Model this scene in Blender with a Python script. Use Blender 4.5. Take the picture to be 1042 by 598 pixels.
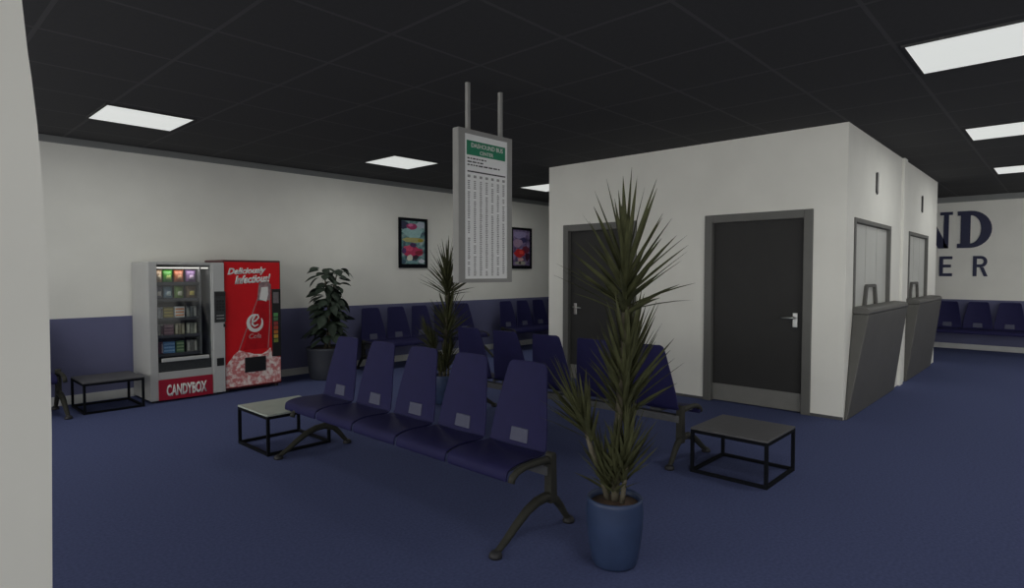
import bpy, bmesh, math, random
from mathutils import Vector, Matrix, Euler
for o in list(bpy.data.objects): bpy.data.objects.remove(o, do_unlink=True)
S = bpy.context.scene
COL = S.collection
PI = math.pi

# ------------------------------------------------------------------ camera
cd = bpy.data.cameras.new('camera'); cam = bpy.data.objects.new('camera', cd); COL.objects.link(cam)
cd.sensor_width = 36.0; cd.lens = 610.6 / 1042 * 36.0; cd.clip_start = 0.05; cd.clip_end = 200
yaw, pitch, roll = .7499, -.0356, .0009
Fw = Vector((math.cos(yaw)*math.cos(pitch), math.sin(yaw)*math.cos(pitch), math.sin(pitch)))
Rt = Fw.cross(Vector((0, 0, 1))).normalized(); Up = Rt.cross(Fw)
R2 = Rt*math.cos(roll) + Up*math.sin(roll); U2 = -Rt*math.sin(roll) + Up*math.cos(roll)
M = Matrix((R2, U2, -Fw)).transposed().to_4x4(); M.translation = (0, 0, 1.45)
cam.matrix_world = M
S.camera = cam

# ------------------------------------------------------------------ light and exposure
w = bpy.data.worlds.new('world'); S.world = w; w.use_nodes = True
bg = w.node_tree.nodes['Background']
bg.inputs[0].default_value = (1.0, .985, .94, 1); bg.inputs[1].default_value = 1.0
# added fill: world light stronger from -x, lifting booth front and right wall
wn_ = w.node_tree; tc_ = wn_.nodes.new('ShaderNodeTexCoord'); sx_ = wn_.nodes.new('ShaderNodeSeparateXYZ'); mr_ = wn_.nodes.new('ShaderNodeMapRange')
wn_.links.new(tc_.outputs['Generated'], sx_.inputs[0]); wn_.links.new(sx_.outputs[0], mr_.inputs[0]); wn_.links.new(mr_.outputs[0], bg.inputs[1])
for i_, v_ in enumerate((-1.0, 0.0, 2.6, .45)): mr_.inputs[1+i_].default_value = v_
LAMP_W = 11.0          # watts of each ceiling panel
PANEL_GLOW = .60       # brightness of the diffusers themselves
S.view_settings.view_transform = 'Standard'
S.view_settings.look = 'None'
S.view_settings.exposure = 0.0
S.view_settings.gamma = 1.0
S.view_settings.use_curve_mapping = False

# ------------------------------------------------------------------ room measures
H = 2.909; YL = 8.015; XR = 14.25; XB = 6.502; YS = 1.608; YB = 5.35; XE = 11.78
XMIN = -3.0; YMIN = -3.0

# ------------------------------------------------------------------ materials
def srgb(r, g, b):
    f = lambda c: (c/255/12.92) if c/255 <= .04045 else ((c/255+.055)/1.055)**2.4
    return (f(r), f(g), f(b), 1)
def mat(name, col, rough=.6, metal=0, spec=.5, noise=0, nscale=40, bump=0, bscale=200):
    m = bpy.data.materials.new(name); m.use_nodes = True
    nt = m.node_tree; b = nt.nodes['Principled BSDF']
    b.inputs['Base Color'].default_value = col
    b.inputs['Roughness'].default_value = rough
    b.inputs['Metallic'].default_value = metal
    b.inputs['Specular IOR Level'].default_value = spec
    tc = None
    if noise or bump:
        tc = nt.nodes.new('ShaderNodeTexCoord')
    if noise:
        n = nt.nodes.new('ShaderNodeTexNoise'); n.inputs['Scale'].default_value = nscale; n.inputs['Detail'].default_value = 4
        nt.links.new(tc.outputs['Object'], n.inputs['Vector'])
        r = nt.nodes.new('ShaderNodeValToRGB')
        r.color_ramp.elements[0].position = .3; r.color_ramp.elements[1].position = .7
        r.color_ramp.elements[0].color = tuple(c*(1-noise) for c in col[:3]) + (1,)
        r.color_ramp.elements[1].color = tuple(min(1, c*(1+noise)) for c in col[:3]) + (1,)
        nt.links.new(n.outputs['Fac'], r.inputs[0]); nt.links.new(r.outputs[0], b.inputs['Base Color'])
    if bump:
        n2 = nt.nodes.new('ShaderNodeTexNoise'); n2.inputs['Scale'].default_value = bscale
        nt.links.new(tc.outputs['Object'], n2.inputs['Vector'])
        bp = nt.nodes.new('ShaderNodeBump'); bp.inputs['Strength'].default_value = bump; bp.inputs['Distance'].default_value = .004
        nt.links.new(n2.outputs['Fac'], bp.inputs['Height']); nt.links.new(bp.outputs[0], b.inputs['Normal'])
    return m
def emit(name, col, strength):
    m = bpy.data.materials.new(name); m.use_nodes = True
    nt = m.node_tree; b = nt.nodes['Principled BSDF']
    b.inputs['Base Color'].default_value = (.5, .5, .5, 1)
    b.inputs['Emission Color'].default_value = col; b.inputs['Emission Strength'].default_value = strength
    return m
m_wall = mat('wall_paint', (.74, .74, .695, 1), .8, spec=.2, noise=.03, nscale=2.5)
m_dado = mat('dado_paint', (.122, .128, .228, 1), .7, spec=.2, noise=.05, nscale=3)
m_carpet = mat('carpet', (.074, .090, .195, 1), .95, spec=.1, noise=.14, nscale=60, bump=.25, bscale=400)
m_skirt = mat('skirting', (.48, .49, .49, 1), .6, noise=.05, nscale=6)
m_cornice = mat('cornice', (.20, .21, .21, 1), .6, noise=.03, nscale=6)
m_dark_skirt = mat('dark_skirting', (.07, .072, .08, 1), .6, noise=.05, nscale=6)
m_doorleaf = mat('door_leaf', (.030, .030, .030, 1), .6, spec=.25, noise=.06, nscale=5)
m_doorframe = mat('door_frame', (.105, .106, .10, 1), .5, noise=.04, nscale=8)
m_kick = mat('kick_plate', (.17, .17, .16, 1), .45, noise=.05, nscale=8)
m_steel = mat('handle_steel', (.45, .46, .46, 1), .3, 1.0, noise=.04, nscale=30)
m_shell = mat('navy_plastic', (.0150, .0145, .064, 1), .65, spec=.18, noise=.06, nscale=14, bump=.05, bscale=300)
m_plate = mat('grey_blue_plate', (.085, .09, .14, 1), .6, spec=.2, noise=.06, nscale=20)
m_cast = mat('cast_metal', (.028, .028, .023, 1), .6, spec=.25, noise=.12, nscale=25)
m_rubber = mat('black_rubber', (.012, .012, .015, 1), .6, noise=.1, nscale=40)
m_beam = mat('beam_steel', (.085, .088, .095, 1), .45, noise=.06, nscale=20)
m_tube = mat('black_tube', (.006, .007, .010, 1), .8, spec=.08, noise=.08, nscale=30)
m_top = mat('table_laminate', (.092, .092, .098, 1), .5, spec=.3, noise=.06, nscale=12)
m_paletop = mat('pale_tabletop', (.36, .40, .355, 1), .5, spec=.3, noise=.06, nscale=8)  # lighter tone than the other tabletops
m_signgrey = mat('sign_grey', (.31, .31, .30, 1), .6, spec=.2, noise=.03, nscale=12)
m_paper = mat('paper', (.85, .86, .86, 1), .6, noise=.02, nscale=10)
m_green = mat('green_print', (.014, .22, .115, 1), .6, noise=.05, nscale=20)
m_ink = mat('grey_ink', (.33, .33, .33, 1), .7, noise=.15, nscale=90)
m_ink2 = mat('black_ink', (.03, .03, .035, 1), .7, noise=.1, nscale=50)
m_whiteprint = mat('white_print', (.72, .72, .70, 1), .6, noise=.04, nscale=20)
m_counter = mat('counter_grey', (.084, .083, .078, 1), .55, noise=.06, nscale=5)
m_countertop = mat('counter_top_grey', (.086, .085, .080, 1), .5, noise=.05, nscale=6)
m_blind = mat('window_pane', (.50, .51, .49, 1), .3, spec=.4, noise=.03, nscale=3)
m_joint = mat('pane_joint_grey', (.42, .43, .41, 1), .4, noise=.03, nscale=3)
m_navy = mat('navy_letter', (.018, .022, .065, 1), .6, noise=.06, nscale=10)
m_pot = mat('blue_glaze', (.027, .044, .100, 1), .42, spec=.3, noise=.12, nscale=9)
m_darkpot = mat('dark_pot', (.026, .030, .042, 1), .6, noise=.08, nscale=9)
m_soil = mat('soil', (.075, .045, .028, 1), .95, noise=.3, nscale=60, bump=.5, bscale=60)
m_bark = mat('bark', (.10, .088, .062, 1), .85, noise=.25, nscale=25, bump=.4, bscale=60)
m_yucca = mat('yucca_leaf', (.056, .060, .028, 1), .65, spec=.15, noise=.35, nscale=12)
m_ficus = mat('broad_leaf', (.030, .044, .032, 1), .6, spec=.2, noise=.35, nscale=10)
m_case = mat('machine_grey', (.40, .405, .40, 1), .45, noise=.03, nscale=6)
m_case2 = mat('machine_front_grey', (.45, .46, .455, 1), .45, noise=.03, nscale=6)
m_inner = mat('machine_inside', (.12, .12, .125, 1), .5, noise=.05, nscale=8)
m_shelf = mat('machine_shelf', (.06, .06, .07, 1), .4, noise=.05, nscale=20)
m_black = mat('black_plastic', (.010, .011, .012, 1), .35, noise=.08, nscale=30)
m_grille = mat('dark_panel', (.028, .032, .034, 1), .4, noise=.2, nscale=40)
m_crimson = mat('crimson_panel', (.32, .014, .036, 1), .55, spec=.2, noise=.05, nscale=10)
m_red = mat('red_panel', (.62, .012, .018, 1), .55, spec=.2, noise=.06, nscale=6)
m_red2 = mat('deep_red_liquid', (.45, .008, .014, 1), .5, spec=.2, noise=.12, nscale=12)
m_redcase = mat('dark_red_case', (.075, .012, .016, 1), .4, noise=.06, nscale=8)
m_line = mat('bottle_outline', (.42, .17, .17, 1), .5, noise=.1, nscale=30)
m_glassgrey = mat('bottle_neck', (.26, .17, .18, 1), .4, noise=.35, nscale=30)
m_foam = mat('pink_foam', (.85, .52, .50, 1), .6, noise=.5, nscale=22)
_r = [n for n in m_foam.node_tree.nodes if n.type == 'VALTORGB'][0]
_r.color_ramp.elements[0].position = .42; _r.color_ramp.elements[1].position = .60
_r.color_ramp.elements[0].color = (.62, .20, .20, 1); _r.color_ramp.elements[1].color = (.88, .76, .72, 1)
m_orange_l = mat('amber_lens', (.5, .25, .03, 1), .4)
def glass(name):
    m = bpy.data.materials.new(name); m.use_nodes = True; nt = m.node_tree
    for n in list(nt.nodes):
        if n.type != 'OUTPUT_MATERIAL': nt.nodes.remove(n)
    out = [n for n in nt.nodes if n.type == 'OUTPUT_MATERIAL'][0]
    t = nt.nodes.new('ShaderNodeBsdfTransparent'); t.inputs[0].default_value = (.90, .92, .92, 1)
    g = nt.nodes.new('ShaderNodeBsdfGlossy'); g.inputs['Roughness'].default_value = .05
    mx = nt.nodes.new('ShaderNodeMixShader'); mx.inputs[0].default_value = .05
    nt.links.new(t.outputs[0], mx.inputs[1]); nt.links.new(g.outputs[0], mx.inputs[2]); nt.links.new(mx.outputs[0], out.inputs[0])
    return m
m_glass = glass('display_glass')
m_strip = emit('cabinet_tube_glow', (1, .93, .86, 1), .95)
m_panel = emit('ceiling_diffuser', (.97, 1.0, .96, 1), PANEL_GLOW)

def grid_ceiling():
    m = bpy.data.materials.new('ceiling_tiles'); m.use_nodes = True; nt = m.node_tree; b = nt.nodes['Principled BSDF']
    b.inputs['Roughness'].default_value = .9; b.inputs['Specular IOR Level'].default_value = .15
    tc = nt.nodes.new('ShaderNodeTexCoord'); sp = nt.nodes.new('ShaderNodeSeparateXYZ'); nt.links.new(tc.outputs['Object'], sp.inputs[0])
    def mth(op, a, v):
        n = nt.nodes.new('ShaderNodeMath'); n.operation = op
        if isinstance(a, (int, float)): n.inputs[0].default_value = a
        else: nt.links.new(a, n.inputs[0])
        if v is not None:
            if isinstance(v, (int, float)): n.inputs[1].default_value = v
            else: nt.links.new(v, n.inputs[1])
        return n.outputs[0]
    def line(src, o, p):
        a = mth('DIVIDE', mth('SUBTRACT', src, o - 20*p), p)
        fr = mth('FRACT', a, None)
        d = mth('MINIMUM', fr, mth('SUBTRACT', 1.0, fr))
        return mth('LESS_THAN', d, .017)
    k = mth('MAXIMUM', line(sp.outputs[0], 1.475, .752), line(sp.outputs[1], 3.085, .738))
    mx = nt.nodes.new('ShaderNodeMix'); mx.data_type = 'RGBA'
    nt.links.new(k, mx.inputs[0])
    n = nt.nodes.new('ShaderNodeTexNoise'); n.inputs['Scale'].default_value = 35
    nt.links.new(tc.outputs['Object'], n.inputs['Vector'])
    r = nt.nodes.new('ShaderNodeValToRGB'); r.color_ramp.elements[0].color = (.054, .054, .055, 1); r.color_ramp.elements[1].color = (.064, .064, .065, 1)
    nt.links.new(n.outputs['Fac'], r.inputs[0]); nt.links.new(r.outputs[0], mx.inputs[6])
    mx.inputs[7].default_value = (.086, .086, .086, 1)
    nt.links.new(mx.outputs[2], b.inputs['Base Color'])
    return m
m_ceiling = grid_ceiling()

# ------------------------------------------------------------------ mesh helpers
def BM(): return bmesh.new()
def box(bm, x0, x1, y0, y1, z0, z1):
    v = [bm.verts.new(p) for p in ((x0,y0,z0),(x1,y0,z0),(x1,y1,z0),(x0,y1,z0),(x0,y0,z1),(x1,y0,z1),(x1,y1,z1),(x0,y1,z1))]
    for f in ((3,2,1,0),(4,5,6,7),(0,1,5,4),(1,2,6,5),(2,3,7,6),(3,0,4,7)): bm.faces.new([v[i] for i in f])
def hexa(bm, pts):
    v = [bm.verts.new(p) for p in pts]
    for f in ((3,2,1,0),(4,5,6,7),(0,1,5,4),(1,2,6,5),(2,3,7,6),(3,0,4,7)): bm.faces.new([v[i] for i in f])
def tube(bm, pts, rad, seg=8, flat=1.0):
    pts = [Vector(p) for p in pts]
    if not isinstance(rad, (list, tuple)): rad = [rad]*len(pts)
    rings = []
    ref = Vector((0, 1, 0)) if all(abs((pts[i+1]-pts[i]).normalized().y) < .9 for i in range(len(pts)-1)) else Vector((1, 0, 0))
    for i, p in enumerate(pts):
        d = (pts[min(i+1, len(pts)-1)] - pts[max(i-1, 0)]).normalized()
        a = d.cross(ref).normalized(); b = d.cross(a).normalized()
        rings.append([bm.verts.new(p + (a*math.cos(t) + b*math.sin(t)*flat)*rad[i]) for t in [2*PI*k/seg for k in range(seg)]])
    for i in range(len(rings)-1):
        for k in range(seg): bm.faces.new((rings[i][k], rings[i][(k+1) % seg], rings[i+1][(k+1) % seg], rings[i+1][k]))
    bm.faces.new(rings[0][::-1]); bm.faces.new(rings[-1])
def lathe(bm, prof, seg=28, c=(0, 0, 0), cap0=True, cap1=True):
    rings = [[bm.verts.new((c[0]+r*math.cos(2*PI*k/seg), c[1]+r*math.sin(2*PI*k/seg), c[2]+z)) for k in range(seg)] for r, z in prof]
    for i in range(len(rings)-1):
        for k in range(seg): bm.faces.new((rings[i][k], rings[i][(k+1) % seg], rings[i+1][(k+1) % seg], rings[i+1][k]))
    if cap0: bm.faces.new(rings[0][::-1])
    if cap1: bm.faces.new(rings[-1])
def prism(bm, poly, fn, a, b):
    """poly of (u,v); fn(u,v,w)->xyz; extruded from w=a to w=b"""
    n = len(poly)
    p = [bm.verts.new(fn(u, v, a)) for u, v in poly]; q = [bm.verts.new(fn(u, v, b)) for u, v in poly]
    bm.faces.new(p); bm.faces.new(q[::-1])
    for i in range(n): bm.faces.new((p[i], q[i], q[(i+1) % n], p[(i+1) % n]))
def XZ(u, v, w): return (u, w, v)
def YZ(u, v, w): return (w, u, v)
def stroke(bm, pts, wid, y0, y1):
    """flat ribbon along (x,z) points with varying width"""
    if not isinstance(wid, (list, tuple)): wid = [wid]*len(pts)
    L, R = [], []
    for i, p in enumerate(pts):
        a = Vector(pts[max(i-1, 0)]); b = Vector(pts[min(i+1, len(pts)-1)]); d = (b-a).normalized(); n = Vector((-d.y, d.x))*wid[i]/2
        L.append((p[0]+n.x, p[1]+n.y)); R.append((p[0]-n.x, p[1]-n.y))
    for i in range(len(pts)-1):
        q = [L[i], L[i+1], R[i+1], R[i]]
        prism(bm, q, XZ, y0, y1)
def obj(name, bm, m, parent=None, bevel=0, smooth=False, loc=None, subsurf=0, solid=0):
    bmesh.ops.recalc_face_normals(bm, faces=bm.faces)
    me = bpy.data.meshes.new(name); bm.to_mesh(me); bm.free()
    if smooth:
        for p in me.polygons: p.use_smooth = True
    me.materials.append(m)
    o = bpy.data.objects.new(name, me); COL.objects.link(o)
    if parent: o.parent = parent
    if loc: o.location = loc
    if bevel or subsurf or solid:
        if solid:
            md = o.modifiers.new('s', 'SOLIDIFY'); md.thickness = solid; md.offset = 0
        if bevel:
            md = o.modifiers.new('b', 'BEVEL'); md.width = bevel; md.segments = 2; md.limit_method = 'ANGLE'
        if subsurf:
            md = o.modifiers.new('u', 'SUBSURF'); md.levels = subsurf; md.render_levels = subsurf
        dg = bpy.context.evaluated_depsgraph_get(); dg.update()
        nm = bpy.data.meshes.new_from_object(o.evaluated_get(dg))
        o.modifiers.clear(); old = o.data; o.data = nm; nm.name = name; bpy.data.meshes.remove(old)
    return o
def tag(o, label, cat, group=None):
    o['label'] = label; o['category'] = cat
    if group: o['group'] = group
    return o
def thing(name, label, cat, loc=(0, 0, 0), rz=0, group=None):
    o = bpy.data.objects.new(name, None); COL.objects.link(o); o.empty_display_size = .1
    o.location = loc; o.rotation_euler = (0, 0, rz)
    return tag(o, label, cat, group)
def struct(name, bm, m, parent=None, **k):
    o = obj(name, bm, m, parent, **k)
    if not parent: o['kind'] = 'structure'
    return o
def share(src, parent, loc=(0, 0, 0), rot=(0, 0, 0)):
    c = src.copy(); COL.objects.link(c); c.parent = parent; c.location = loc; c.rotation_euler = rot
    for ch in src.children:
        d = ch.copy(); COL.objects.link(d); d.parent = c
    return c
def text(name, body, x0, x1, z0, z1, y, m, parent, shear=0, bold=0, tilt=0, depth=.002):
    cu = bpy.data.curves.new(name, 'FONT'); cu.body = body; cu.size = 1; cu.shear = shear; cu.offset = bold; cu.resolution_u = 3
    t = bpy.data.objects.new(name, cu); COL.objects.link(t)
    dg = bpy.context.evaluated_depsgraph_get(); dg.update()
    me = bpy.data.meshes.new_from_object(t.evaluated_get(dg))
    bpy.data.objects.remove(t, do_unlink=True); bpy.data.curves.remove(cu)
    xs = [v.co.x for v in me.vertices]; ys = [v.co.y for v in me.vertices]
    a, b, c, d = min(xs), max(xs), min(ys), max(ys)
    bm = bmesh.new(); bm.from_mesh(me); bpy.data.meshes.remove(me)
    for v in bm.verts:
        u = (v.co.x-a)/(b-a); k = (v.co.y-c)/(d-c)
        v.co = (x0+(x1-x0)*u, y, z0+(z1-z0)*k + tilt*u)
    g = bmesh.ops.extrude_face_region(bm, geom=bm.faces[:])
    for e in g['geom']:
        if isinstance(e, bmesh.types.BMVert): e.co.y += depth
    return obj(name, bm, m, parent)

# ================================================================== THE ROOM
b = BM(); box(b, XMIN, XR+.2, YMIN, YL+.2, -.1, 0); struct('floor', b, m_carpet)
b = BM(); box(b, XMIN, XR+.2, YMIN, YL+.2, H, H+.1); struct('ceiling', b, m_ceiling)
b = BM(); box(b, XMIN, XR+.2, YL, YL+.2, 0, H); struct('wall_left', b, m_wall)
b = BM(); box(b, XR, XR+.2, YMIN, YL, 0, H); struct('wall_right', b, m_wall)
DZ = .945
b = BM(); box(b, XMIN, XR, YL-.012, YL, .1, DZ); struct('trim_1', b, m_dado)
b = BM(); box(b, XR-.012, XR, YMIN, YL-.012, .1, DZ); struct('trim_2', b, m_dado)
b = BM(); box(b, XMIN, XR, YL-.02, YL, 0, .1); struct('baseboard_left', b, m_skirt, bevel=.004)
b = BM(); box(b, XR-.02, XR, YMIN, YL-.02, 0, .1); struct('baseboard_right', b, m_skirt, bevel=.004)
b = BM(); box(b, XMIN, XR, YL-.03, YL, 2.835, H); struct('trim_3', b, m_cornice, bevel=.006)
b = BM(); box(b, XR-.03, XR, YMIN, YL-.03, 2.80, H); struct('trim_4', b, m_cornice, bevel=.006)

# the ticket booth block: front wall (with two doorways), service wall, end walls
b = BM()
T = .16
D1 = (1.91, 3.055); D2 = (3.945, 5.09); DH = 2.095
for y0, y1 in ((YS, D1[0]), (D1[1], D2[0]), (D2[1], YB)): box(b, XB, XB+T, y0, y1, 0, H)
for y0, y1 in (D1, D2): box(b, XB, XB+T, y0, y1, DH, H)
struct('wall_booth_front', b, m_wall)
b = BM(); W1 = (6.77, 8.42); W2 = (9.53, 10.98); WZ0 = 1.10; WZ1 = 2.01
box(b, XB+T, W1[0], YS, YS+T, 0, H); box(b, W1[1], W2[0], YS, YS+T, 0, H); box(b, W2[1], XE, YS, YS+T, 0, H)
for a, c in (W1, W2):
    box(b, a, c, YS, YS+T, 0, WZ0); box(b, a, c, YS, YS+T, WZ1, H)
box(b, 9.02, 9.19, YS-.03, YS, 0, H)
struct('wall_booth_service', b, m_wall)
b = BM(); box(b, XB+T, XE, YB-T, YB, 0, H); struct('wall_booth_left', b, m_wall)
b = BM(); box(b, XE-T, XE, YS+T, YB-T, 0, H); struct('wall_booth_back', b, m_wall)
b = BM()
for y0, y1 in ((YS, D1[0]), (D1[1], D2[0]), (D2[1], YB)): box(b, XB-.008, XB, y0, y1, 0, .03)
struct('baseboard_booth', b, m_dark_skirt)

def door(n, y0, y1, hinge_left):
    fw = .088
    b = BM(); box(b, XB+.045, XB+.09, y0+fw, y1-fw, .012, DH-fw)
    d = struct('door_%d' % n, b, m_doorleaf)
    b = BM()
    box(b, XB-.018, XB+.12, y0, y0+fw, 0, DH); box(b, XB-.018, XB+.12, y1-fw, y1, 0, DH); box(b, XB-.018, XB+.12, y0+fw, y1-fw, DH-fw, DH)
    obj('door_frame', b, m_doorframe, d, bevel=.006)
    b = BM(); box(b, XB+.038, XB+.045, y0+fw, y1-fw, .012, .20); obj('kick_plate', b, m_kick, d, bevel=.002)
    s = 1 if hinge_left else -1            # direction in which the lever points
    yh = (y0+fw+.085) if hinge_left else (y1-fw-.085)
    b = BM(); box(b, XB+.033, XB+.045, yh-.024, yh+.024, .885, 1.035)
    h = obj('handle_plate', b, m_steel, d, bevel=.005)
    b = BM(); tube(b, [(XB+.04, yh, .985), (XB-.012, yh, .985), (XB-.02, yh+s*.02, .985), (XB-.018, yh+s*.13, .98)], [.012, .012, .012, .009], 8)
    obj('lever', b, m_steel, h, smooth=True)
    return d
door(1, *D1, True); door(2, *D2, False)

def hatch(n, x0, x1, xa, xb):
    y = YS
    b = BM(); box(b, x0+.05, x1-.05, y+.028, y+.04, WZ0, WZ1-.05)
    wn = struct('window_%d' % n, b, m_blind)
    b = BM(); f = .055
    box(b, x0, x0+f, y-.012, y+.06, WZ0, WZ1); box(b, x1-f, x1, y-.012, y+.06, WZ0, WZ1); box(b, x0+f, x1-f, y-.012, y+.06, WZ1-f*.8, WZ1)
    obj('window_frame', b, m_doorframe, wn, bevel=.004)
    # arched metal surround of the pass-through
    zb = 1.10; zt = 1.325
    b = BM()
    out = [(xa, zb), (xa+.075, zt-.02), (xa+.11, zt), (xb-.11, zt), (xb-.075, zt-.02), (xb, zb)]
    inn = [(xb-.085, zb), (xb-.135, zt-.045), (xb-.15, zt-.032), (xa+.15, zt-.032), (xa+.135, zt-.045), (xa+.085, zb)]
    n_ = len(out)
    for i in range(n_-1):
        prism(b, [out[i], out[i+1], inn[n_-2-i], inn[n_-1-i]], XZ, y+.0, y+.028)
    obj('pass_through_arch', b, m_counter, wn)
    b = BM()
    for k in (.36, .66): box(b, x0+(x1-x0)*k-.004, x0+(x1-x0)*k+.004, y+.025, y+.028, zt+.02 if k == .36 else zt+.02, WZ1-.05)
    obj('pane_joint', b, m_joint, wn)
hatch(1, *W1, 7.27, 7.86); hatch(2, *W2, 9.78, 10.40)

# flared near wall end at the left of the view
edge = [(.238, 0), (.240, .8), (.246, 1.13), (.247, 1.36), (.245, 1.5), (.240, 1.66), (.236, 1.74), (.229, 1.83), (.224, 1.88), (.217, 1.98), (.200, 2.2), (.16, 2.55), (.10, H)]
b = BM(); prism(b, [(-1.6, 0)] + edge + [(-1.6, H)], XZ, 1.5, 1.85); struct('wall_near', b, m_wall)

# ================================================================== LETTERS ON THE RIGHT WALL
def wl(u, v, w): return (XR-.012+w, u, v)       # u decreases to the right
sg = thing('wall_lettering', 'large navy serif and sans capitals painted on the far right wall', 'lettering', (0, 0, 0))
def letter(name, polys):
    b = BM()
    for p in polys: prism(b, p, wl, 0, .010)
    obj(name, b, m_navy, sg)
y0, y1, za, zb = 1.617, 1.095, 1.925, 2.625        # D
def ringD():
    ps = []
    out, inn = [], []
    n = 16; cx = 1.42
    for i in range(n+1):
        t = PI/2 - PI*i/n
        out.append((cx - math.cos(t)*.325, (za+zb)/2 + math.sin(t)*(zb-za)/2))
        inn.append((cx - math.cos(t)*.165, (za+zb)/2 + math.sin(t)*((zb-za)/2-.085)))
    for i in range(n): ps.append([out[i], out[i+1], inn[i+1], inn[i]])
    return ps
letter('letter_d', [[(1.617, zb), (1.42, zb), (1.42, zb-.085), (1.617, zb-.085)], [(1.617, za), (1.42, za), (1.42, za+.085), (1.617, za+.085)],
                    [(1.565, zb-.085), (1.415, zb-.085), (1.415, za+.085), (1.565, za+.085)]] + ringD())
nl, nr = 2.30, 1.69
letter('letter_n', [[(nl, zb), (nl-.20, zb), (nl-.20, zb-.06), (nl, zb-.06)], [(nl-.06, zb-.06), (nl-.14, zb-.06), (nl-.14, za+.06), (nl-.06, za+.06)],
                    [(nl, za), (nl-.20, za), (nl-.20, za+.06), (nl, za+.06)], [(nr+.20, zb), (nr, zb), (nr, zb-.06), (nr+.20, zb-.06)],
                    [(nr+.14, zb-.06), (nr+.06, zb-.06), (nr+.06, za), (nr+.14, za)], [(nl-.06, zb), (nl-.24, zb), (nr+.06, za), (nr+.22, za)]])
ea, eb = 1.388, 1.772; st = .056
letter('letter_e', [[(1.885, eb), (1.885-.06, eb), (1.825, ea), (1.885, ea)], [(1.825, eb), (1.68, eb), (1.68, eb-st), (1.825, eb-st)],
                    [(1.825, 1.613), (1.70, 1.613), (1.70, 1.613-st), (1.825, 1.613-st)], [(1.825, ea+st), (1.68, ea+st), (1.68, ea), (1.825, ea)]])
rr = []
n = 10
for i in range(n):
    def pt(k, r, h): t = PI/2-PI*k/n; return (1.25-math.cos(t)*r, 1.665+math.sin(t)*h)
    rr.append([pt(i, .10, .107), pt(i+1, .10, .107), pt(i+1, .045, .052), pt(i, .045, .052)])
letter('letter_r', [[(1.365, eb), (1.305, eb), (1.305, ea), (1.365, ea)], [(1.305, eb), (1.25, eb), (1.25, eb-.055), (1.305, eb-.055)],
                    [(1.305, 1.613), (1.25, 1.613), (1.25, 1.558), (1.305, 1.558)], [(1.262, 1.56), (1.205, 1.56), (1.14, ea), (1.20, ea)]] + rr)

# ================================================================== CEILING LIGHTS
def ceiling_light(x, y, label, sx=.70, sy=.66):
    t = thing('ceiling_light', label, 'ceiling light', (x, y, H), 0, None)
    b = BM(); box(b, -sx/2, sx/2, -sy/2, sy/2, -.010, -.002); obj('diffuser', b, m_panel, t)
    b = BM(); f = .018
    box(b, -sx/2-f, sx/2+f, -sy/2-f, -sy/2, -.012, 0); box(b, -sx/2-f, sx/2+f, sy/2, sy/2+f, -.012, 0)
    box(b, -sx/2-f, -sx/2, -sy/2, sy/2, -.012, 0); box(b, sx/2, sx/2+f, -sy/2, sy/2, -.012, 0)
    obj('light_frame', b, m_ceiling, t)
    ld = bpy.data.lights.new('panel_lamp', 'AREA'); ld.shape = 'RECTANGLE'; ld.size = sx; ld.size_y = sy; ld.energy = LAMP_W; ld.color = (1, 1, .96)
    l = bpy.data.objects.new('panel_lamp', ld); COL.objects.link(l); l.parent = t; l.location = (0, 0, -.02)
ceiling_light(1.805, 6.48, 'square white ceiling light nearest the vending machines, leftmost in the photo')
ceiling_light(4.855, 6.52, 'square white ceiling light just left of the hanging timetable sign')
ceiling_light(7.975, 6.59, 'square white ceiling light half hidden behind the booth corner')
ceiling_light(4.935, .49, 'largest and nearest of the three white ceiling lights at upper right')
ceiling_light(7.94, .49, 'middle one of the three white ceiling lights at upper right')
ceiling_light(10.99, .49, 'smallest and farthest of the three white ceiling lights at upper right')
for x, y, lb in ((1.9, .49, 'square white ceiling light above the viewer, outside the picture'), (-1.2, 6.48, 'square white ceiling light behind the near wall end, outside the picture')):
    ceiling_light(x, y, lb)

# ================================================================== BEAM BENCHES
PROF = [(-.300, .338), (-.304, .352), (-.300, .382), (-.285, .398), (-.20, .412), (-.10, .408), (-.01, .404), (.035, .414),
        (.055, .436), (.063, .462), (.072, .51), (.082, .56), (.100, .66), (.124, .77), (.145, .86), (.155, .897), (.159, .908), (.160, .911)]
HALF = [.236, .238, .240, .240, .240, .238, .234, .229, .225, .222, .219, .214, .196, .176, .160, .152, .138, .122]
CV = [-1, -.97, -.9, -.65, -.3, 0, .3, .65, .9, .97, 1]
def shell(name, i0, i1):
    b = BM(); V = []
    for i in range(i0, i1+1):
        x, z = PROF[i]; row = []
        for c in CV:
            e = c*c
            if i <= 6: p = (x, c*HALF[i], z + .010*e*min(1, i/4))
            else: p = (x - .020*e*min(1, (i-6)/3), c*HALF[i], z + (.006*e if i <= 8 else -.002*e))
            row.append(b.verts.new(p))
        V.append(row)
    for r in range(len(V)-1):
        for k in range(len(CV)-1): b.faces.new((V[r][k], V[r][k+1], V[r+1][k+1], V[r+1][k]))
    return obj(name, b, m_shell, None, smooth=True, solid=.012, subsurf=1)
def back_mesh():
    o = shell('backrest', 7, 17)
    b = BM()
    hexa(b, [(.044, -.070, .440), (.056, -.070, .440), (.056, .070, .440), (.044, .070, .440), (.059, -.066, .520), (.071, -.066, .520), (.071, .066, .520), (.059, .066, .520)])
    p = obj('back_plate', b, m_plate, o, bevel=.003); p['label'] = 'pale grey blue plate low on the backrest'
    return o
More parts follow.
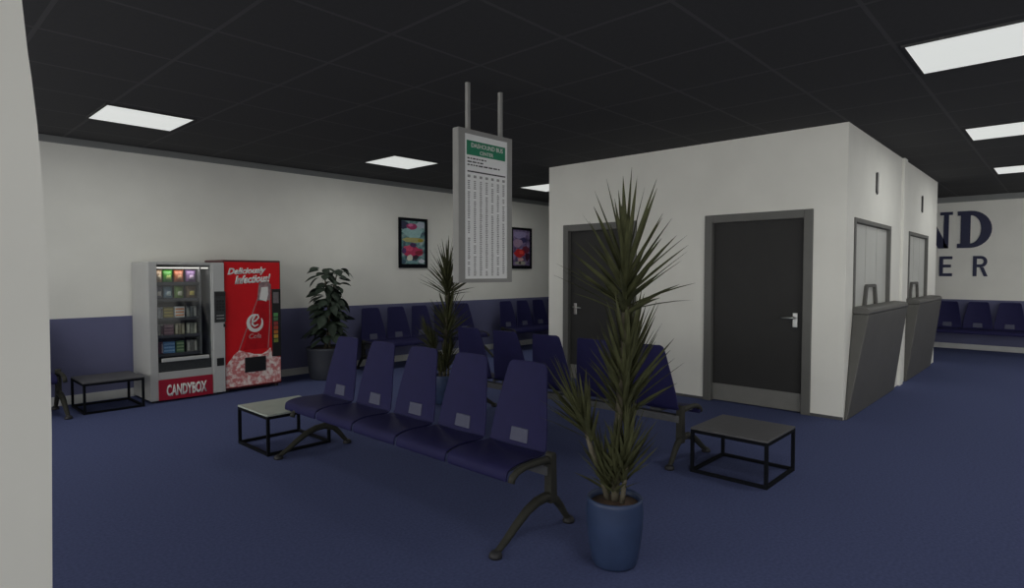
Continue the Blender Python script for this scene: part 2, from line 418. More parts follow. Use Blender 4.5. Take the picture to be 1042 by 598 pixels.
def leg_mesh(name, m=m_cast):
    b = BM()
    hexa(b, [(-.028, -.026, .165), (.030, -.026, .165), (.030, .026, .165), (-.028, .026, .165), (-.024, -.024, .425), (.024, -.024, .425), (.024, .024, .425), (-.024, .024, .425)])
    tube(b, [(0, -.024, .425), (0, .024, .425)], .024, 12)
    tube(b, [(.01, 0, .19), (-.05, 0, .203), (-.12, 0, .197), (-.20, 0, .170), (-.28, 0, .122), (-.36, 0, .066), (-.44, 0, .018)], [.028, .029, .028, .026, .024, .021, .017], 10)
    tube(b, [(0, 0, .195), (.045, 0, .165), (.09, 0, .115), (.13, 0, .06), (.165, 0, .018)], [.027, .025, .022, .019, .016], 10)
    o = obj(name, b, m, smooth=False, bevel=.004)
    for x in (-.44, .165):
        c = BM(); lathe(c, [(.034, 0), (.036, .012), (.030, .026), (.018, .036)], 14); obj('foot_pad', c, m_rubber, o, smooth=True, loc=(x, 0, 0))
    return o
def bracket_mesh():
    b = BM()
    tube(b, [(.0, 0, .40), (-.05, 0, .412), (-.14, 0, .415), (-.22, 0, .412), (-.28, 0, .400), (-.315, 0, .378), (-.325, 0, .352)], [.024, .022, .020, .019, .019, .020, .020], 10)
    return obj('seat_bracket', b, m_cast, smooth=True)
P_seat = P_back = P_leg = P_br = None
benches = 'navy plastic beam benches of the waiting room'
def bench(label, loc, rz, ys, legs, drop):
    global P_seat, P_back, P_leg, P_br
    t = thing('waiting_bench', label, 'bench', loc, rz, benches)
    def use(proto, fn, *l, **k):
        if proto is None:
            o = fn(); o.parent = t; o.location = k.get('loc', (0, 0, 0)); return o, o
        return proto, share(proto, t, k.get('loc', (0, 0, 0)))
    for y in ys:
        P_seat, _ = use(P_seat, lambda: shell('seat', 0, 7), loc=(0, y, 0))
        P_back, _ = use(P_back, back_mesh, loc=(0, y, 0))
    for y, dz in zip(legs, drop):
        P_leg, _ = use(P_leg, lambda: leg_mesh('leg'), loc=(0, y, 0))
        if dz: _.scale = (1, 1, .92)
        P_br, q = use(P_br, bracket_mesh, loc=(0, y, dz))
    b = BM(); box(b, -.035, .03, min(legs), max(legs), .318, .372)
    for y in ys:
        box(b, -.20, -.02, y-.05, y+.05, .372, .398)
        box(b, -.25, -.03, y-.2, y-.17, .372, .396); box(b, -.25, -.03, y+.17, y+.2, .372, .396)
    obj('beam', b, m_beam, t, bevel=.004)
    return t
k5 = lambda c, p: [c+p*(i-2) for i in range(5)]
bench('navy five-seat bench in front, facing left, its seats and slotted backs towards the viewer', (2.585, 3.30, 0), 0, k5(.10, .50), (-1.19, 1.18), (0, -.045))
bench('navy five-seat bench standing behind the front one, its dark backs turned to the viewer', (4.165, 3.35, 0), PI, k5(0, .495), (1.215, -1.2), (0, 0))
# against the left wall the benches face the room (-Y): local -x -> world -y
bench('navy bench against left wall behind the yucca, under the pink poster', (6.14, 7.66, 0), PI/2, k5(0, .467), (1.15, -1.15), (0, 0))
bench('navy bench against left wall at the far end, partly hidden by the booth', (9.12, 7.66, 0), PI/2, k5(0, .467), (1.15, -1.15), (0, 0))
bench('navy bench end peeping out from behind the near wall, left of the small table', (.17, 7.66, 0), PI/2, k5(.08, .467), (1.15, -1.15), (0, 0))
bench('navy bench standing against the far right wall below the large letters', (13.97, 1.25, 0), 0, k5(0, .46), (1.13, -1.13), (0, 0))

# ================================================================== LOW TABLES
def make_table(label, loc, top=None):
    t = thing('side_table', label, 'table', loc, 0, 'low square side tables')
    s = .275; r = .011; h = .328
    b = BM(); box(b, -s, s, -s, s, h-.014, h); obj('tabletop', b, top or m_top, t, bevel=.002)
    for x in (-1, 1):
        for y in (-1, 1):
            b = BM(); box(b, x*(s-r)-r, x*(s-r)+r, y*(s-r)-r, y*(s-r)+r, 0, h-.014); obj('leg', b, m_tube, t)
    for z, nm in ((.001, 'lower_rail'), (h-.037, 'upper_rail')):
        for k in (-1, 1):
            b = BM(); box(b, -s+2*r, s-2*r, k*(s-r)-r, k*(s-r)+r, z, z+.022); obj(nm, b, m_tube, t)
            b = BM(); box(b, k*(s-r)-r, k*(s-r)+r, -s+2*r, s-2*r, z, z+.022); obj(nm, b, m_tube, t)
    return t
t0 = make_table('low dark table with black tube frame standing alone in front of the booth door', (4.33, 1.725, 0))
c = t0.copy(); COL.objects.link(c); c.location = (1.735, 7.57, 0); c['label'] = 'low black framed table left of the snack machine by the wall'
for ch in t0.children: share(ch, c)
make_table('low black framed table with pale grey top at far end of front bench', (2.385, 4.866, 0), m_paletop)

# ================================================================== HANGING TIMETABLE
sx0, sx1, sz0, sz1 = 3.045, 3.638, 1.372, 2.545; SY = 3.40
t = thing('hanging_sign', 'tall grey framed bus timetable sign hanging from the ceiling on two rods', 'sign', (3.34, SY+.03, H))
ox, oy, oz = 3.34, SY+.03, H
def L(o): o.location = (-ox, -oy, -oz); return o
b = BM(); box(b, sx0, sx1, SY, SY+.055, sz0, sz1); L(obj('sign_case', b, m_signgrey, t, bevel=.006))
b = BM(); f = .055
box(b, sx0, sx0+f+.015, SY-.012, SY, sz0, sz1); box(b, sx1-f, sx1, SY-.012, SY, sz0, sz1); box(b, sx0+f+.015, sx1-f, SY-.012, SY, sz0, sz0+.03); box(b, sx0+f+.015, sx1-f, SY-.012, SY, sz1-.035, sz1)
L(obj('sign_frame', b, m_signgrey, t, bevel=.003))
b = BM(); box(b, sx0+.07, sx1-.055, SY-.004, SY, sz0+.03, sz1-.035); L(obj('timetable_sheet', b, m_paper, t))
px0, px1 = sx0+.07, sx1-.055
b = BM(); box(b, px0+.022, px1-.022, SY-.006, SY-.004, 2.352, 2.462); hd = L(obj('green_header', b, m_green, t)); hd['label'] = 'green header strip'
L(text('header_lettering', 'DASHOUND BUS', px0+.07, px1-.05, 2.412, 2.448, SY-.0075, m_whiteprint, t, bold=.01))
L(text('header_lettering', 'CENTER', px0+.16, px1-.16, 2.365, 2.393, SY-.0075, m_whiteprint, t, bold=.01))
b = BM(); rnd = random.Random(4)
box(b, px0+.03, px1-.02, SY-.006, SY-.004, 2.222, 2.232)
for z, x1 in ((2.322, .20), (2.296, .17), (2.272, .36)):
    x = px0+.03
    while x < px0+.03+x1:
        wd = rnd.uniform(.012, .05); box(b, x, min(x+wd, px0+.03+x1), SY-.0055, SY-.004, z, z+.010); x += wd+.01
L(obj('timetable_heading', b, m_ink2, t))
b = BM()
for c in range(7):
    xc = px0+.045+c*(px1-px0-.085)/6
    box(b, xc-.014, xc+.014, SY-.0055, SY-.004, 2.18, 2.20)
    for r_ in range(52):
        z = 2.15-r_*.0142
        if rnd.random() < .06: continue
        wv = rnd.choice((.010, .012, .013)); box(b, xc-wv, xc+wv*rnd.uniform(.6, 1), SY-.0055, SY-.004, z, z+.0085)
L(obj('timetable_columns', b, m_ink, t))
for x in (3.178, 3.537):
    b = BM(); box(b, x-.015, x+.015, SY+.012, SY+.042, sz1, H); L(obj('hanging_rod', b, m_signgrey, t, bevel=.003))

# ================================================================== POSTERS
def poster(name, label, x0, x1, z0, z1, bgcol, shapes):
    Y = YL
    t = thing(name, label, 'poster', ((x0+x1)/2, Y, (z0+z1)/2))
    cx, cz = (x0+x1)/2, (z0+z1)/2
    b = BM(); f = .045
    for q in ((x0, x0+f, z0, z1), (x1-f, x1, z0, z1), (x0+f, x1-f, z0, z0+f+.02), (x0+f, x1-f, z1-f, z1)):
        box(b, q[0]-cx, q[1]-cx, -.035, 0, q[2]-cz, q[3]-cz)
    obj('poster_frame', b, m_tube, t, bevel=.004)
    # printed sheet: flat artwork of blotches
    m = bpy.data.materials.new(name+'_print'); m.use_nodes = True; nt = m.node_tree; bs = nt.nodes['Principled BSDF']; bs.inputs['Roughness'].default_value = .35
    tc = nt.nodes.new('ShaderNodeTexCoord'); nz = nt.nodes.new('ShaderNodeTexNoise'); nz.inputs['Scale'].default_value = 9; nz.inputs['Detail'].default_value = 3
    nt.links.new(tc.outputs['Object'], nz.inputs['Vector'])
    rp = nt.nodes.new('ShaderNodeValToRGB'); rp.color_ramp.interpolation = 'LINEAR'
    els = rp.color_ramp.elements
    for i, (p, c) in enumerate(bgcol):
        e = els[i] if i < 2 else els.new(p)
        e.position = p; e.color = srgb(*c)
    nt.links.new(nz.outputs['Fac'], rp.inputs[0]); nt.links.new(rp.outputs[0], bs.inputs['Base Color'])
    b = BM(); box(b, x0+f-cx, x1-f-cx, -.012, -.006, z0+f+.02-cz, z1-f-cz); obj('poster_print', b, m, t)
    W, Hh = x1-x0-2*f, z1-z0-2*f-.02; bx, bz = x0+f-cx, z0+f+.02-cz
    by = {}
    rn = random.Random(len(label))
    for k, (u, v, ru, rv, col, sd) in enumerate(shapes):
        if col not in by: by[col] = BM()
        n = 14; poly = []
        rn2 = random.Random(sd)
        for i in range(n):
            a = 2*PI*i/n; q = rn2.uniform(.72, 1.0)
            poly.append((bx+min(.99, max(.01, u+math.cos(a)*ru*q))*W, bz+min(.99, max(.01, v+math.sin(a)*rv*q))*Hh))
        prism(by[col], poly, XZ, -.0135-k*.0006, -.012)
    for i, (col, bb) in enumerate(by.items()):
        obj('printed_shape', bb, mat(name+'_ink_%d' % i, srgb(*col), .4, noise=.12, nscale=30), t)
poster('wall_poster', 'black framed poster in pink and teal on left wall, left of the hanging sign', 5.89, 6.475, 1.525, 2.348,
       [(.35, (60, 70, 90)), (.65, (170, 185, 190)), (.5, (90, 140, 140))],
       [(.5, .74, .5, .16, (150, 190, 190), 1), (.12, .9, .2, .12, (40, 45, 80), 2), (.82, .92, .22, .1, (175, 185, 200), 3), (.47, .87, .26, .09, (165, 40, 100), 4), (.4, .9, .12, .04, (215, 110, 160), 5),
        (.5, .56, .5, .07, (175, 170, 110), 6), (.8, .55, .14, .05, (165, 150, 40), 7), (.5, .28, .46, .15, (185, 45, 90), 8), (.3, .36, .22, .08, (205, 75, 110), 9), (.5, .44, .16, .06, (70, 40, 90), 10),
        (.12, .3, .1, .08, (90, 50, 110), 11), (.75, .27, .2, .06, (130, 20, 50), 12), (.35, .14, .14, .09, (215, 215, 200), 13), (.6, .16, .14, .06, (45, 25, 45), 14), (.86, .07, .14, .06, (205, 210, 220), 15),
        (.45, .04, .24, .05, (120, 160, 165), 16), (.1, .05, .1, .06, (60, 90, 110), 17)])
poster('wall_poster', 'black framed poster in lilac and red on left wall, right of the hanging sign', 8.555, 9.16, 1.525, 2.338,
       [(.35, (70, 60, 90)), (.65, (150, 135, 165)), (.5, (115, 100, 140))],
       [(.45, .85, .42, .13, (150, 140, 180), 21), (.62, .72, .22, .09, (60, 55, 100), 22), (.3, .62, .3, .14, (160, 135, 160), 23), (.75, .45, .24, .12, (105, 40, 60), 24), (.4, .34, .34, .14, (185, 40, 45), 25),
        (.5, .38, .14, .06, (225, 80, 70), 26), (.85, .25, .13, .14, (60, 25, 45), 27), (.48, .17, .2, .06, (200, 160, 160), 28), (.45, .07, .36, .06, (165, 165, 150), 29), (.42, .08, .08, .05, (60, 50, 50), 30)])

# ================================================================== TICKET COUNTERS AND SLOT PLATES ON THE BOOTH
def counter(label, x0, x1, xb0):
    xc = (x0+x1)/2
    t = thing('ticket_counter', label, 'counter', (xc, YS, 0), 0, 'grey counters of the ticket booth')
    b = BM(); g = -.001
    hexa(b, [(xb0-xc, -.03, 0), (x1-.01-xc, -.03, 0), (x1-.01-xc, g, 0), (xb0-xc, g, 0), (x0-xc, -.15, 1.035), (x1-xc, -.15, 1.035), (x1-xc, g, 1.035), (x0-xc, g, 1.035)])
    obj('counter_body', b, m_counter, t, bevel=.01)
    b = BM()
    prism(b, [(g, 1.036), (-.152, 1.036), (-.158, 1.055), (-.150, 1.083), (-.125, 1.10), (g, 1.108)], lambda u, v, w: (w, u, v), x0-.002-xc, x1+.002-xc)
    obj('counter_top', b, m_countertop, t, bevel=.006)
counter('sloping grey ticket counter under the first booth window, nearest the door', 6.765, 8.68, 6.53)
counter('sloping grey ticket counter under the second booth window, farther back', 9.47, 11.32, 9.42)
for x, lab in ((7.665, 'small black upright plate high on booth wall above the nearer window'), (10.425, 'small black upright plate high on booth wall above the farther window')):
    b = BM(); prism(b, [(-.035, -.105), (.01, -.125), (.035, -.105), (.035, .105), (.0, .122), (-.035, .11)], XZ, -.016, 0)
    tag(obj('wall_plate', b, m_black, None, loc=(x, YS, 2.445), bevel=.003), lab, 'plate', 'black plates above booth windows')

# ================================================================== PLANTS
def leaf_blade(bm, o, d, ln, wd, droop, rn):
    """long narrow folded blade from o along d"""
    d = d.normalized(); side = d.cross(Vector((0, 0, 1)))
    if side.length < .05: side = Vector((1, 0, 0))
    side.normalize()
    tw = rn.uniform(-.6, .6); side = (Matrix.Rotation(tw, 3, d) @ side)
    nrm = side.cross(d)
    segs = 4; rows = []
    for i in range(segs+1):
        s = i/segs
        p = o + d*ln*s + Vector((0, 0, -droop*ln*s*s))
        wv = wd*(.55+.45*min(1, s*3))*(1-s**2.2)*.5 + .0006
        rows.append((bm.verts.new(p-side*wv+nrm*wv*.35), bm.verts.new(p), bm.verts.new(p+side*wv+nrm*wv*.35)))
    for i in range(segs):
        a, c = rows[i], rows[i+1]
        bm.faces.new((a[0], a[1], c[1], c[0])); bm.faces.new((a[1], a[2], c[2], c[1]))
def tuft(parent, o, axis, n, ln, spread, seed, wd=.024, stem=.12, droop=.12):
    rn = random.Random(seed); b = BM(); axis = Vector(axis).normalized(); o = Vector(o)
    u = axis.orthogonal().normalized(); v = axis.cross(u)
    for i in range(n):
        a = i*2.39996 + rn.uniform(-.3, .3); q = (i+.5)/n
        th = spread*(q**.75)*rn.uniform(.85, 1.12)
        d = axis*math.cos(th) + (u*math.cos(a) + v*math.sin(a))*math.sin(th)
        base = o + axis*stem*(.5-q)
        leaf_blade(b, base, d, ln*rn.uniform(.75, 1.05)*(1-.12*q), wd*rn.uniform(.8, 1.15), droop*rn.uniform(.2, 1.3)*q, rn)
    return obj('leaf_crown', b, m_yucca, parent)
def yucca(label, loc, s, seed, ang=0, potmat=None, wide=.85):
    t = thing('potted_yucca', label, 'plant', loc, ang, None); t.scale = (s, s, s)
    b = BM(); lathe(b, [(.100, 0), (.113, .02), (.128, .10), (.139, .20), (.142, .27), (.138, .315), (.139, .332), (.132, .338), (.122, .332), (.120, .30)], 36, cap1=False)
    obj('pot', b, potmat or m_pot, t, smooth=True)
    b = BM(); lathe(b, [(.121, .298), (.119, .305), (.05, .312), (.01, .314)], 24); obj('soil', b, m_soil, t, smooth=True)
    # local x = to the right as the viewer sees the front plant
    tube_pts = [(.0, 0, .30), (.012, .01, .55), (.02, .0, .80), (.035, -.01, 1.05), (.05, 0, 1.26), (.045, 0, 1.34)]
    b = BM(); tube(b, tube_pts, [.021, .019, .019, .019, .021, .012], 10); obj('stem', b, m_bark, t, smooth=True)
    b = BM(); tube(b, [(-.03, .02, .30), (-.06, .03, .42), (-.115, .02, .56), (-.15, .0, .68)], [.015, .014, .013, .010], 8); obj('stem', b, m_bark, t, smooth=True)
    b = BM(); tube(b, [(.03, -.03, .30), (.04, -.03, .40), (.05, -.035, .50)], [.013, .012, .009], 8); obj('stem', b, m_bark, t, smooth=True)
    tuft(t, (.045, 0, 1.36), (.03, 0, 1), 64, .47, 1.22, seed+1, wd=.031, stem=.26, droop=.10)
    tuft(t, (.05, 0, .88), (.05, 0, 1), 80, .42, wide, seed+2, wd=.031, stem=.34, droop=.10)
    tuft(t, (-.15, 0, .68), (-.45, 0, 1), 46, .33, .68, seed+3, stem=.16, wd=.025)
    tuft(t, (.045, -.03, .50), (.1, -.1, 1), 48, .30, .70, seed+4, stem=.2, wd=.024)
    tuft(t, (-.04, .02, .40), (-.25, .1, 1), 38, .27, .72, seed+5, stem=.12, wd=.022)
    tuft(t, (.0, -.02, .45), (.0, -.1, 1), 46, .25, .8, seed+6, stem=.22, wd=.022)
    return t
yucca('tall spiky yucca in a glossy blue pot in the foreground, beside the front bench', (2.515, 1.64, 0), 1.0, 10, yaw-PI/2)
yucca('spiky yucca past the far end of the second bench, below the hanging sign', (4.33, 5.06, 0), .955, 60, yaw-PI/2+.6, None, 1.2)

def broad_leaf(bm, o, d, ln, wd, rn, curl):
    d = d.normalized(); side = d.cross(Vector((0, 0, 1)))
    if side.length < .05: side = Vector((1, 0, 0))
    side.normalize(); side = Matrix.Rotation(rn.uniform(-.5, .5), 3, d) @ side
    rows = []; segs = 6
    for i in range(segs+1):
        s = i/segs
        p = o + d*ln*s*(1-.25*s*curl) + Vector((0, 0, -curl*ln*s*s*.75))
        wv = wd*.5*max(0, math.sin(PI*min(1, s*.96+.04)))**.8 + .001
        z = Vector((0, 0, -wv*.35))
        rows.append((bm.verts.new(p-side*wv+z), bm.verts.new(p), bm.verts.new(p+side*wv+z)))
    for i in range(segs):
        a, c = rows[i], rows[i+1]
        bm.faces.new((a[0], a[1], c[1], c[0])); bm.faces.new((a[1], a[2], c[2], c[1]))
t = thing('potted_broadleaf_plant', 'bushy dark green broad-leaved plant in a dark round pot against the left wall', 'plant', (4.30, 7.48, 0))
b = BM(); lathe(b, [(.225, 0), (.238, .02), (.262, .20), (.275, .38), (.282, .40), (.282, .425), (.262, .43), (.255, .40)], 36, cap1=False); obj('pot', b, m_darkpot, t, smooth=True)
b = BM(); lathe(b, [(.256, .385), (.25, .395), (.05, .40), (.01, .40)], 24); obj('soil', b, m_soil, t, smooth=True)
rn = random.Random(7)
stems = [[(.03, 0, .39), (.02, -.02, .8), (-.02, -.02, 1.2), (-.06, -.03, 1.50)], [(-.03, .02, .39), (.03, .03, .7), (.06, .0, 1.1), (.14, -.05, 1.48)]]
lb = BM()
for pts in stems:
    b = BM(); tube(b, pts, [.018, .016, .013, .008], 8); obj('stem', b, m_bark, t, smooth=True)
def sp(pts, q):
    q *= len(pts)-1; i = min(int(q), len(pts)-2); return Vector(pts[i]).lerp(Vector(pts[i+1]), q-i)
for j, pts in enumerate(stems):
    for i in range(74):
        q = .14+.86*(i+.5)/74
        p = sp(pts, q); a = i*2.4+j*1.1+rn.uniform(-.3, .3)
        up = rn.uniform(.05, .55)
        z = p.z
        reach = (.36 if z < 1.0 else (.30 if z < 1.25 else .26))
        if 1.12 < z < 1.17 or 1.30 < z < 1.36: continue
        d = Vector((math.cos(a), math.sin(a)*.8, up))
        pet = p + d.normalized()*reach*rn.uniform(.12, .38)
        if pet.y > .32: continue
        broad_leaf(lb, pet, d, reach*rn.uniform(.6, .85), reach*rn.uniform(.30, .42), rn, rn.uniform(.5, 1.25))
obj('foliage', lb, m_ficus, t, smooth=True)

# ================================================================== SNACK MACHINE
cx0, cx1, cy0, cy1, ch = 2.088, 2.885, 7.37, 7.985, 1.565
mx, my = (cx0+cx1)/2, (cy0+cy1)/2
t = thing('snack_vending_machine', 'grey snack vending machine with lit glass front and crimson base panel by the left wall', 'vending machine', (mx, my, 0))
def A(o): o.location = (-mx, -my, 0); return o
ix0, ix1 = 2.172, 2.738         # window opening
iz0, iz1 = .335, 1.535
b = BM()
box(b, cx0, ix0, cy0, cy1, .025, ch); box(b, ix0, ix1, cy1-.05, cy1, .025, ch); box(b, ix1, cx1, cy0, cy1, .025, ch)
box(b, ix0, ix1, cy0, cy1-.05, iz1, ch); box(b, ix0, ix1, cy0+.02, cy1-.05, .025, iz0-.06)
A(obj('cabinet', b, m_case, t, bevel=.006))
b = BM()
box(b, ix0, ix0+.006, cy0+.03, cy1-.05, iz0, iz1); box(b, ix1-.006, ix1, cy0+.03, cy1-.05, iz0, iz1); box(b, ix0+.006, ix1-.006, cy1-.058, cy1-.05, iz0, iz1)
box(b, 2.628, 2.640, cy0+.03, cy1-.06, .50, iz1)
A(obj('inner_lining', b, m_inner, t))
SH = [1.318, 1.135, .918, .724, .518]
for z in SH:
    b = BM(); box(b, ix0+.008, 2.626, cy0+.05, cy1-.065, z, z+.012); box(b, ix0+.008, 2.626, cy0+.045, cy0+.05, z-.012, z+.022)
    sh = A(obj('shelf', b, m_shelf, t))
b = BM(); box(b, ix0+.012, ix1-.012, cy0+.04, cy0+.065, 1.492, 1.508); A(obj('light_tube', b, m_strip, t, bevel=.004))
ld = bpy.data.lights.new('tube_lamp', 'AREA'); ld.shape = 'RECTANGLE'; ld.size = .50; ld.size_y = .03; ld.energy = .5; ld.color = (1, .95, .9)
lo = bpy.data.objects.new('tube_lamp', ld); COL.objects.link(lo); lo.parent = t; A(lo); lo.location = (ix0/2+ix1/2-mx, cy0+.055-my, 1.485); lo.rotation_euler = (math.radians(22), 0, 0)
b = BM(); box(b, ix0, ix1, cy0+.012, cy0+.017, .495, iz1); A(obj('glass_pane', b, m_glass, t))
b = BM(); box(b, ix0+.035, ix1-.03, cy0-.006, cy0+.03, .448, .488); A(obj('tray_ledge', b, m_case2, t, bevel=.006))
b = BM(); box(b, ix0, ix1, cy0+.012, cy0+.03, .335, .448); A(obj('delivery_flap', b, m_grille, t, bevel=.004))
b = BM(); box(b, ix0, ix1, cy0, cy0+.02, .252, .335); A(obj('lower_panel', b, m_case, t, bevel=.004))
b = BM(); box(b, ix0-.004, ix1+.004, cy0-.006, cy0+.02, .022, .252); A(obj('base_panel', b, m_crimson, t, bevel=.003))
A(text('base_lettering', 'CANDYBOX', 2.247, 2.672, .062, .192, cy0-.009, m_whiteprint, t, bold=.035))
b = BM(); box(b, 2.752, cx1, cy0-.012, cy0, .03, ch-.005); cp = A(obj('coin_column', b, m_case2, t, bevel=.004))
b = BM(); box(b, 2.768, 2.895, cy0-.017, cy0-.012, .86, 1.225); pn = obj('keypad_panel', b, m_grille, cp)
b = BM(); box(b, 2.775, 2.89, cy0-.021, cy0-.017, 1.17, 1.21)
for r_ in range(4):
    for c in range(3): box(b, 2.79+c*.032, 2.812+c*.032, cy0-.021, cy0-.017, 1.10-r_*.035, 1.122-r_*.035)
obj('keypad', b, m_black, cp)
b = BM(); box(b, 2.79, 2.875, cy0-.019, cy0-.012, .935, .945); box(b, 2.79, 2.875, cy0-.019, cy0-.012, .90, .91); obj('note_slot', b, m_steel, cp)
b = BM(); box(b, 2.787, 2.868, cy0-.018, cy0-.012, .343, .437); box(b, 2.868, 2.893, cy0-.018, cy0-.012, .80, .84); obj('coin_return', b, m_black, cp, bevel=.003)
for x in (cx0+.05, cx1-.05):
    for y in (cy0+.06, cy1-.06):
        b = BM(); lathe(b, [(.025, 0), (.025, .03)], 10, (x, y, 0)); A(obj('foot', b, m_rubber, t))

def bag(bm, wd, dp, ht):
    nx, nz = 6, 8; g = {}
    for s in (-1, 1):
        for i in range(nx+1):
            for k in range(nz+1):
                u = i/nx*2-1; v = k/nz
                if s == 1 and (abs(u) == 1 or k in (0, nz)): g[(s, i, k)] = g[(-1, i, k)]; continue
                puff = (1-u*u)**.6*math.sin(PI*min(1, max(0, (v-.06)/.88)))**.5 if .06 < v < .94 else 0
                pin = 1-.06*math.sin(PI*v)
                g[(s, i, k)] = bm.verts.new((u*wd/2*pin, s*dp/2*puff, v*ht))
    for s in (-1, 1):
        for i in range(nx):
            for k in range(nz):
                f = [g[(s, i, k)], g[(s, i+1, k)], g[(s, i+1, k+1)], g[(s, i, k+1)]]
                if len(set(f)) == 4: bm.faces.new(f if s == -1 else f[::-1])
COLX = [2.215, 2.312, 2.428, 2.556]
ordn = ['leftmost', 'second from left', 'third from left', 'rightmost']
shelfn = ['top', 'second', 'middle', 'fourth', 'bottom']
SN = [[('beige', (165, 140, 115), (205, 190, 165), 'bag'), ('bright green', (75, 140, 60), (185, 205, 120), 'bag'), ('orange', (165, 95, 65), (200, 150, 115), 'bag'), ('lilac', (125, 95, 140), (215, 190, 220), 'bag')],
      [('grey', (115, 112, 125), (180, 170, 165), 'bag'), ('pale blue', (105, 125, 140), (170, 185, 200), 'bag'), ('yellow-green', (100, 125, 65), (190, 200, 160), 'bag'), ('brown and yellow', (95, 75, 55), (190, 165, 90), 'bag')],
      [('white', (165, 165, 170), (110, 105, 110), 'bar'), ('olive gold', (110, 100, 60), (145, 130, 70), 'box'), ('white orange', (215, 205, 200), (205, 120, 75), 'box'), ('grey', (95, 98, 98), (130, 130, 125), 'bar')],
      [('cream', (150, 145, 135), (100, 80, 80), 'bar'), ('mauve', (105, 80, 88), (130, 105, 110), 'box'), ('tan', (125, 118, 98), (160, 155, 135), 'bar'), ('pale grey', (120, 120, 112), (165, 162, 150), 'bar')],
      [('maroon', (95, 55, 70), (150, 140, 145), 'bar'), ('blue', (75, 110, 150), (120, 150, 180), 'box'), ('dark green', (70, 95, 70), (125, 140, 110), 'box'), ('brown-grey', (100, 98, 95), (150, 148, 142), 'bar')]]
for r_, row in enumerate(SN):
    for c, (cn, c1, c2, kind) in enumerate(row):
        wd = [.085, .105, .105, .115][c]; ht = [.148, .15, .128, .128, .135][r_]
        z0 = SH[r_]+.012; x = COLX[c]; y = cy0+.115
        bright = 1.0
        c1, c2 = [tuple(min(250, q*(1.0 if r_ == 0 else 1.35)) for q in cc) for cc in (c1, c2)]  # lower-shelf wrappers lightened in colour to stand in for even cabinet light
        ma = mat('wrapper', srgb(*c1), .4, noise=.15, nscale=30); mb = mat('wrapper_print', srgb(*c2), .4, noise=.15, nscale=40)
        nm = {'bag': 'snack_bag', 'box': 'snack_box', 'bar': 'snack_bar_pack'}[kind]
        lab = '%s snack %s, %s on the %s shelf of the snack machine' % (cn, {'bag': 'bag', 'box': 'box', 'bar': 'bar pack'}[kind], ordn[c], shelfn[r_])
        if r_ == 4 and c == 2: wd = .085
        if r_ == 4 and c == 1: wd = .125
        b = BM()
        if kind == 'bag':
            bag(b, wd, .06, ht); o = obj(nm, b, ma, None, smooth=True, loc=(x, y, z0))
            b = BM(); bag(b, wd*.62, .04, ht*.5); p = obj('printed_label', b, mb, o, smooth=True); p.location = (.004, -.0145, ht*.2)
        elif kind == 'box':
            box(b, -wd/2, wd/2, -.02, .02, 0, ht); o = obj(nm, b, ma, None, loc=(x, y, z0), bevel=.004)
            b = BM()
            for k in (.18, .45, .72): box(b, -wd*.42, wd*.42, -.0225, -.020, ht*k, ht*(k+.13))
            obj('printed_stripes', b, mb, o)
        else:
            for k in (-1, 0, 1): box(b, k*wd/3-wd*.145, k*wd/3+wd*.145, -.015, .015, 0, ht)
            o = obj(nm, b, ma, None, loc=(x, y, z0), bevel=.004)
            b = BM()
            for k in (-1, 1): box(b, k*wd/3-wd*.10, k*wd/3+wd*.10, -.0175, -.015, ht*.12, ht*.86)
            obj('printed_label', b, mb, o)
        tag(o, lab, 'snack', 'snacks in the snack machine')

# ================================================================== SODA MACHINE
rx0, rx1, ry0, ry1, rh = 2.892, 3.600, 7.40, 7.985, 1.600
mx, my = (rx0+rx1)/2, (ry0+ry1)/2
t = thing('soda_vending_machine', 'bright red soda vending machine with bottle artwork right of the snack machine', 'vending machine', (mx, my, 0))
b = BM(); box(b, rx0, rx1, ry0, ry1, .03, rh); A(obj('cabinet', b, m_redcase, t, bevel=.012))
b = BM(); box(b, rx0+.006, rx1-.016, ry0-.012, ry0, .055, rh-.025); A(obj('front_panel', b, m_red, t, bevel=.006))
Yf = ry0-.012
b = BM()      # bottle body
neck = [(3.305, 1.115), (3.435, 1.115)]
prism(b, [(3.303, 1.10), (3.262, .95), (3.19, .78), (3.11, .50), (3.425, .50), (3.432, .80), (3.440, .95), (3.437, 1.10)], XZ, Yf-.002, Yf)
A(obj('bottle_body', b, m_red2, t))
b = BM()
stroke(b, [(3.29, 1.115), (3.23, .95), (3.14, .72), (3.06, .50)], .012, Yf-.004, Yf-.002)
stroke(b, [(3.447, 1.115), (3.448, .85), (3.42, .50)], .012, Yf-.004, Yf-.002)
A(obj('bottle_outline', b, m_line, t))
b = BM(); prism(b, [(3.288, 1.10), (3.302, 1.22), (3.312, 1.30), (3.325, 1.325), (3.43, 1.335), (3.465, 1.30), (3.455, 1.10)], XZ, Yf-.0045, Yf); A(obj('bottle_neck', b, m_glassgrey, t))
b = BM(); prism(b, [(3.315, 1.115), (3.332, 1.20), (3.342, 1.265), (3.425, 1.27), (3.428, 1.18), (3.405, 1.085), (3.36, 1.10)], XZ, Yf-.0065, Yf-.0045); A(obj('neck_label', b, m_whiteprint, t))
b = BM()      # round script initial
cxp, czp = 3.262, .84
arc = [(cxp + .088*math.cos(a), czp - .01 + .098*math.sin(a)) for a in [math.radians(q) for q in range(78, 395, 12)]]
stroke(b, arc, [.010+.034*max(0, math.sin(PI*i/(len(arc)-1)))**.8 for i in range(len(arc))], Yf-.0055, Yf-.002)
e = [(cxp-.045, czp-.005), (cxp+.0, czp+.01), (cxp+.04, czp+.05), (cxp+.03, czp+.085), (cxp-.005, czp+.08), (cxp-.035, czp+.03), (cxp-.04, czp-.03), (cxp-.01, czp-.055), (cxp+.035, czp-.035)]
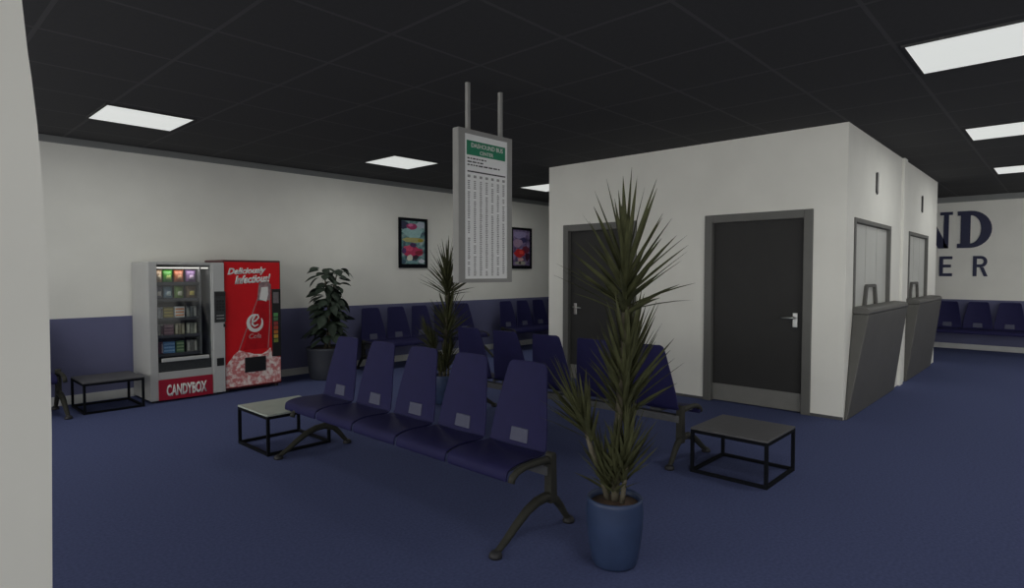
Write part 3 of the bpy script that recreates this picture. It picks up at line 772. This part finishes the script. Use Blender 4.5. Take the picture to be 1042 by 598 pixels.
stroke(b, e, [.014, .018, .02, .02, .022, .026, .026, .022, .010], Yf-.0075, Yf-.0055)
A(obj('round_emblem', b, m_whiteprint, t))
A(text('brand_lettering', 'Cola', 3.182, 3.335, .632, .695, Yf-.0035, mat('dusty_pink_print', (.42, .20, .20, 1), .5, noise=.05), t, shear=.25, bold=.02))
A(text('slogan_lettering', 'Deliciously', 2.935, 3.405, 1.398, 1.500, Yf-.003, m_whiteprint, t, shear=.3, bold=.045, tilt=.022))
A(text('slogan_lettering', 'Infectious!', 3.02, 3.462, 1.305, 1.410, Yf-.003, m_whiteprint, t, shear=.3, bold=.045, tilt=.026))
b = BM(); rn = random.Random(3)
top = [(rx0+.008, .33), (2.96, .40), (3.0, .455), (3.06, .50), (3.10, .49), (3.14, .47), (3.19, .46), (3.24, .44), (3.34, .43), (3.40, .46), (3.45, .50), (3.465, .45), (3.47, .39), (3.55, .375), (rx1-.02, .37)]
for i in range(len(top)-1): prism(b, [top[i], top[i+1], (top[i+1][0], .062), (top[i][0], .062)], XZ, Yf-.003, Yf)
A(obj('foam_print', b, m_foam, t))
b = BM(); box(b, 3.125, 3.388, Yf-.014, Yf, .222, .405); A(obj('delivery_slot', b, m_black, t, bevel=.006))
b = BM(); box(b, 3.472, rx1-.012, Yf-.010, Yf, .385, 1.24); ss = A(obj('selection_strip', b, m_black, t, bevel=.004))
b = BM(); box(b, 3.488, 3.56, Yf-.014, Yf-.010, 1.06, 1.20); obj('coin_unit', b, mat('coin_unit_grey', (.16, .14, .15, 1), .4, noise=.2, nscale=60), ss, bevel=.003)
for i, c in enumerate([(90, 150, 90), (75, 120, 80), (150, 60, 60), (165, 70, 50), (180, 110, 50), (190, 150, 60), (120, 130, 60)]):
    z = .915-i*.055
    b = BM(); box(b, 3.492, 3.548, Yf-.015, Yf-.010, z-.022, z+.022); bt = obj('selection_button', b, mat('button_%d' % i, srgb(*c), .35, noise=.1), ss, bevel=.003)
for x in (rx0+.05, rx1-.05):
    for y in (ry0+.06, ry1-.06):
        b = BM(); lathe(b, [(.025, 0), (.025, .04)], 10, (x, y, 0)); A(obj('foot', b, m_rubber, t))
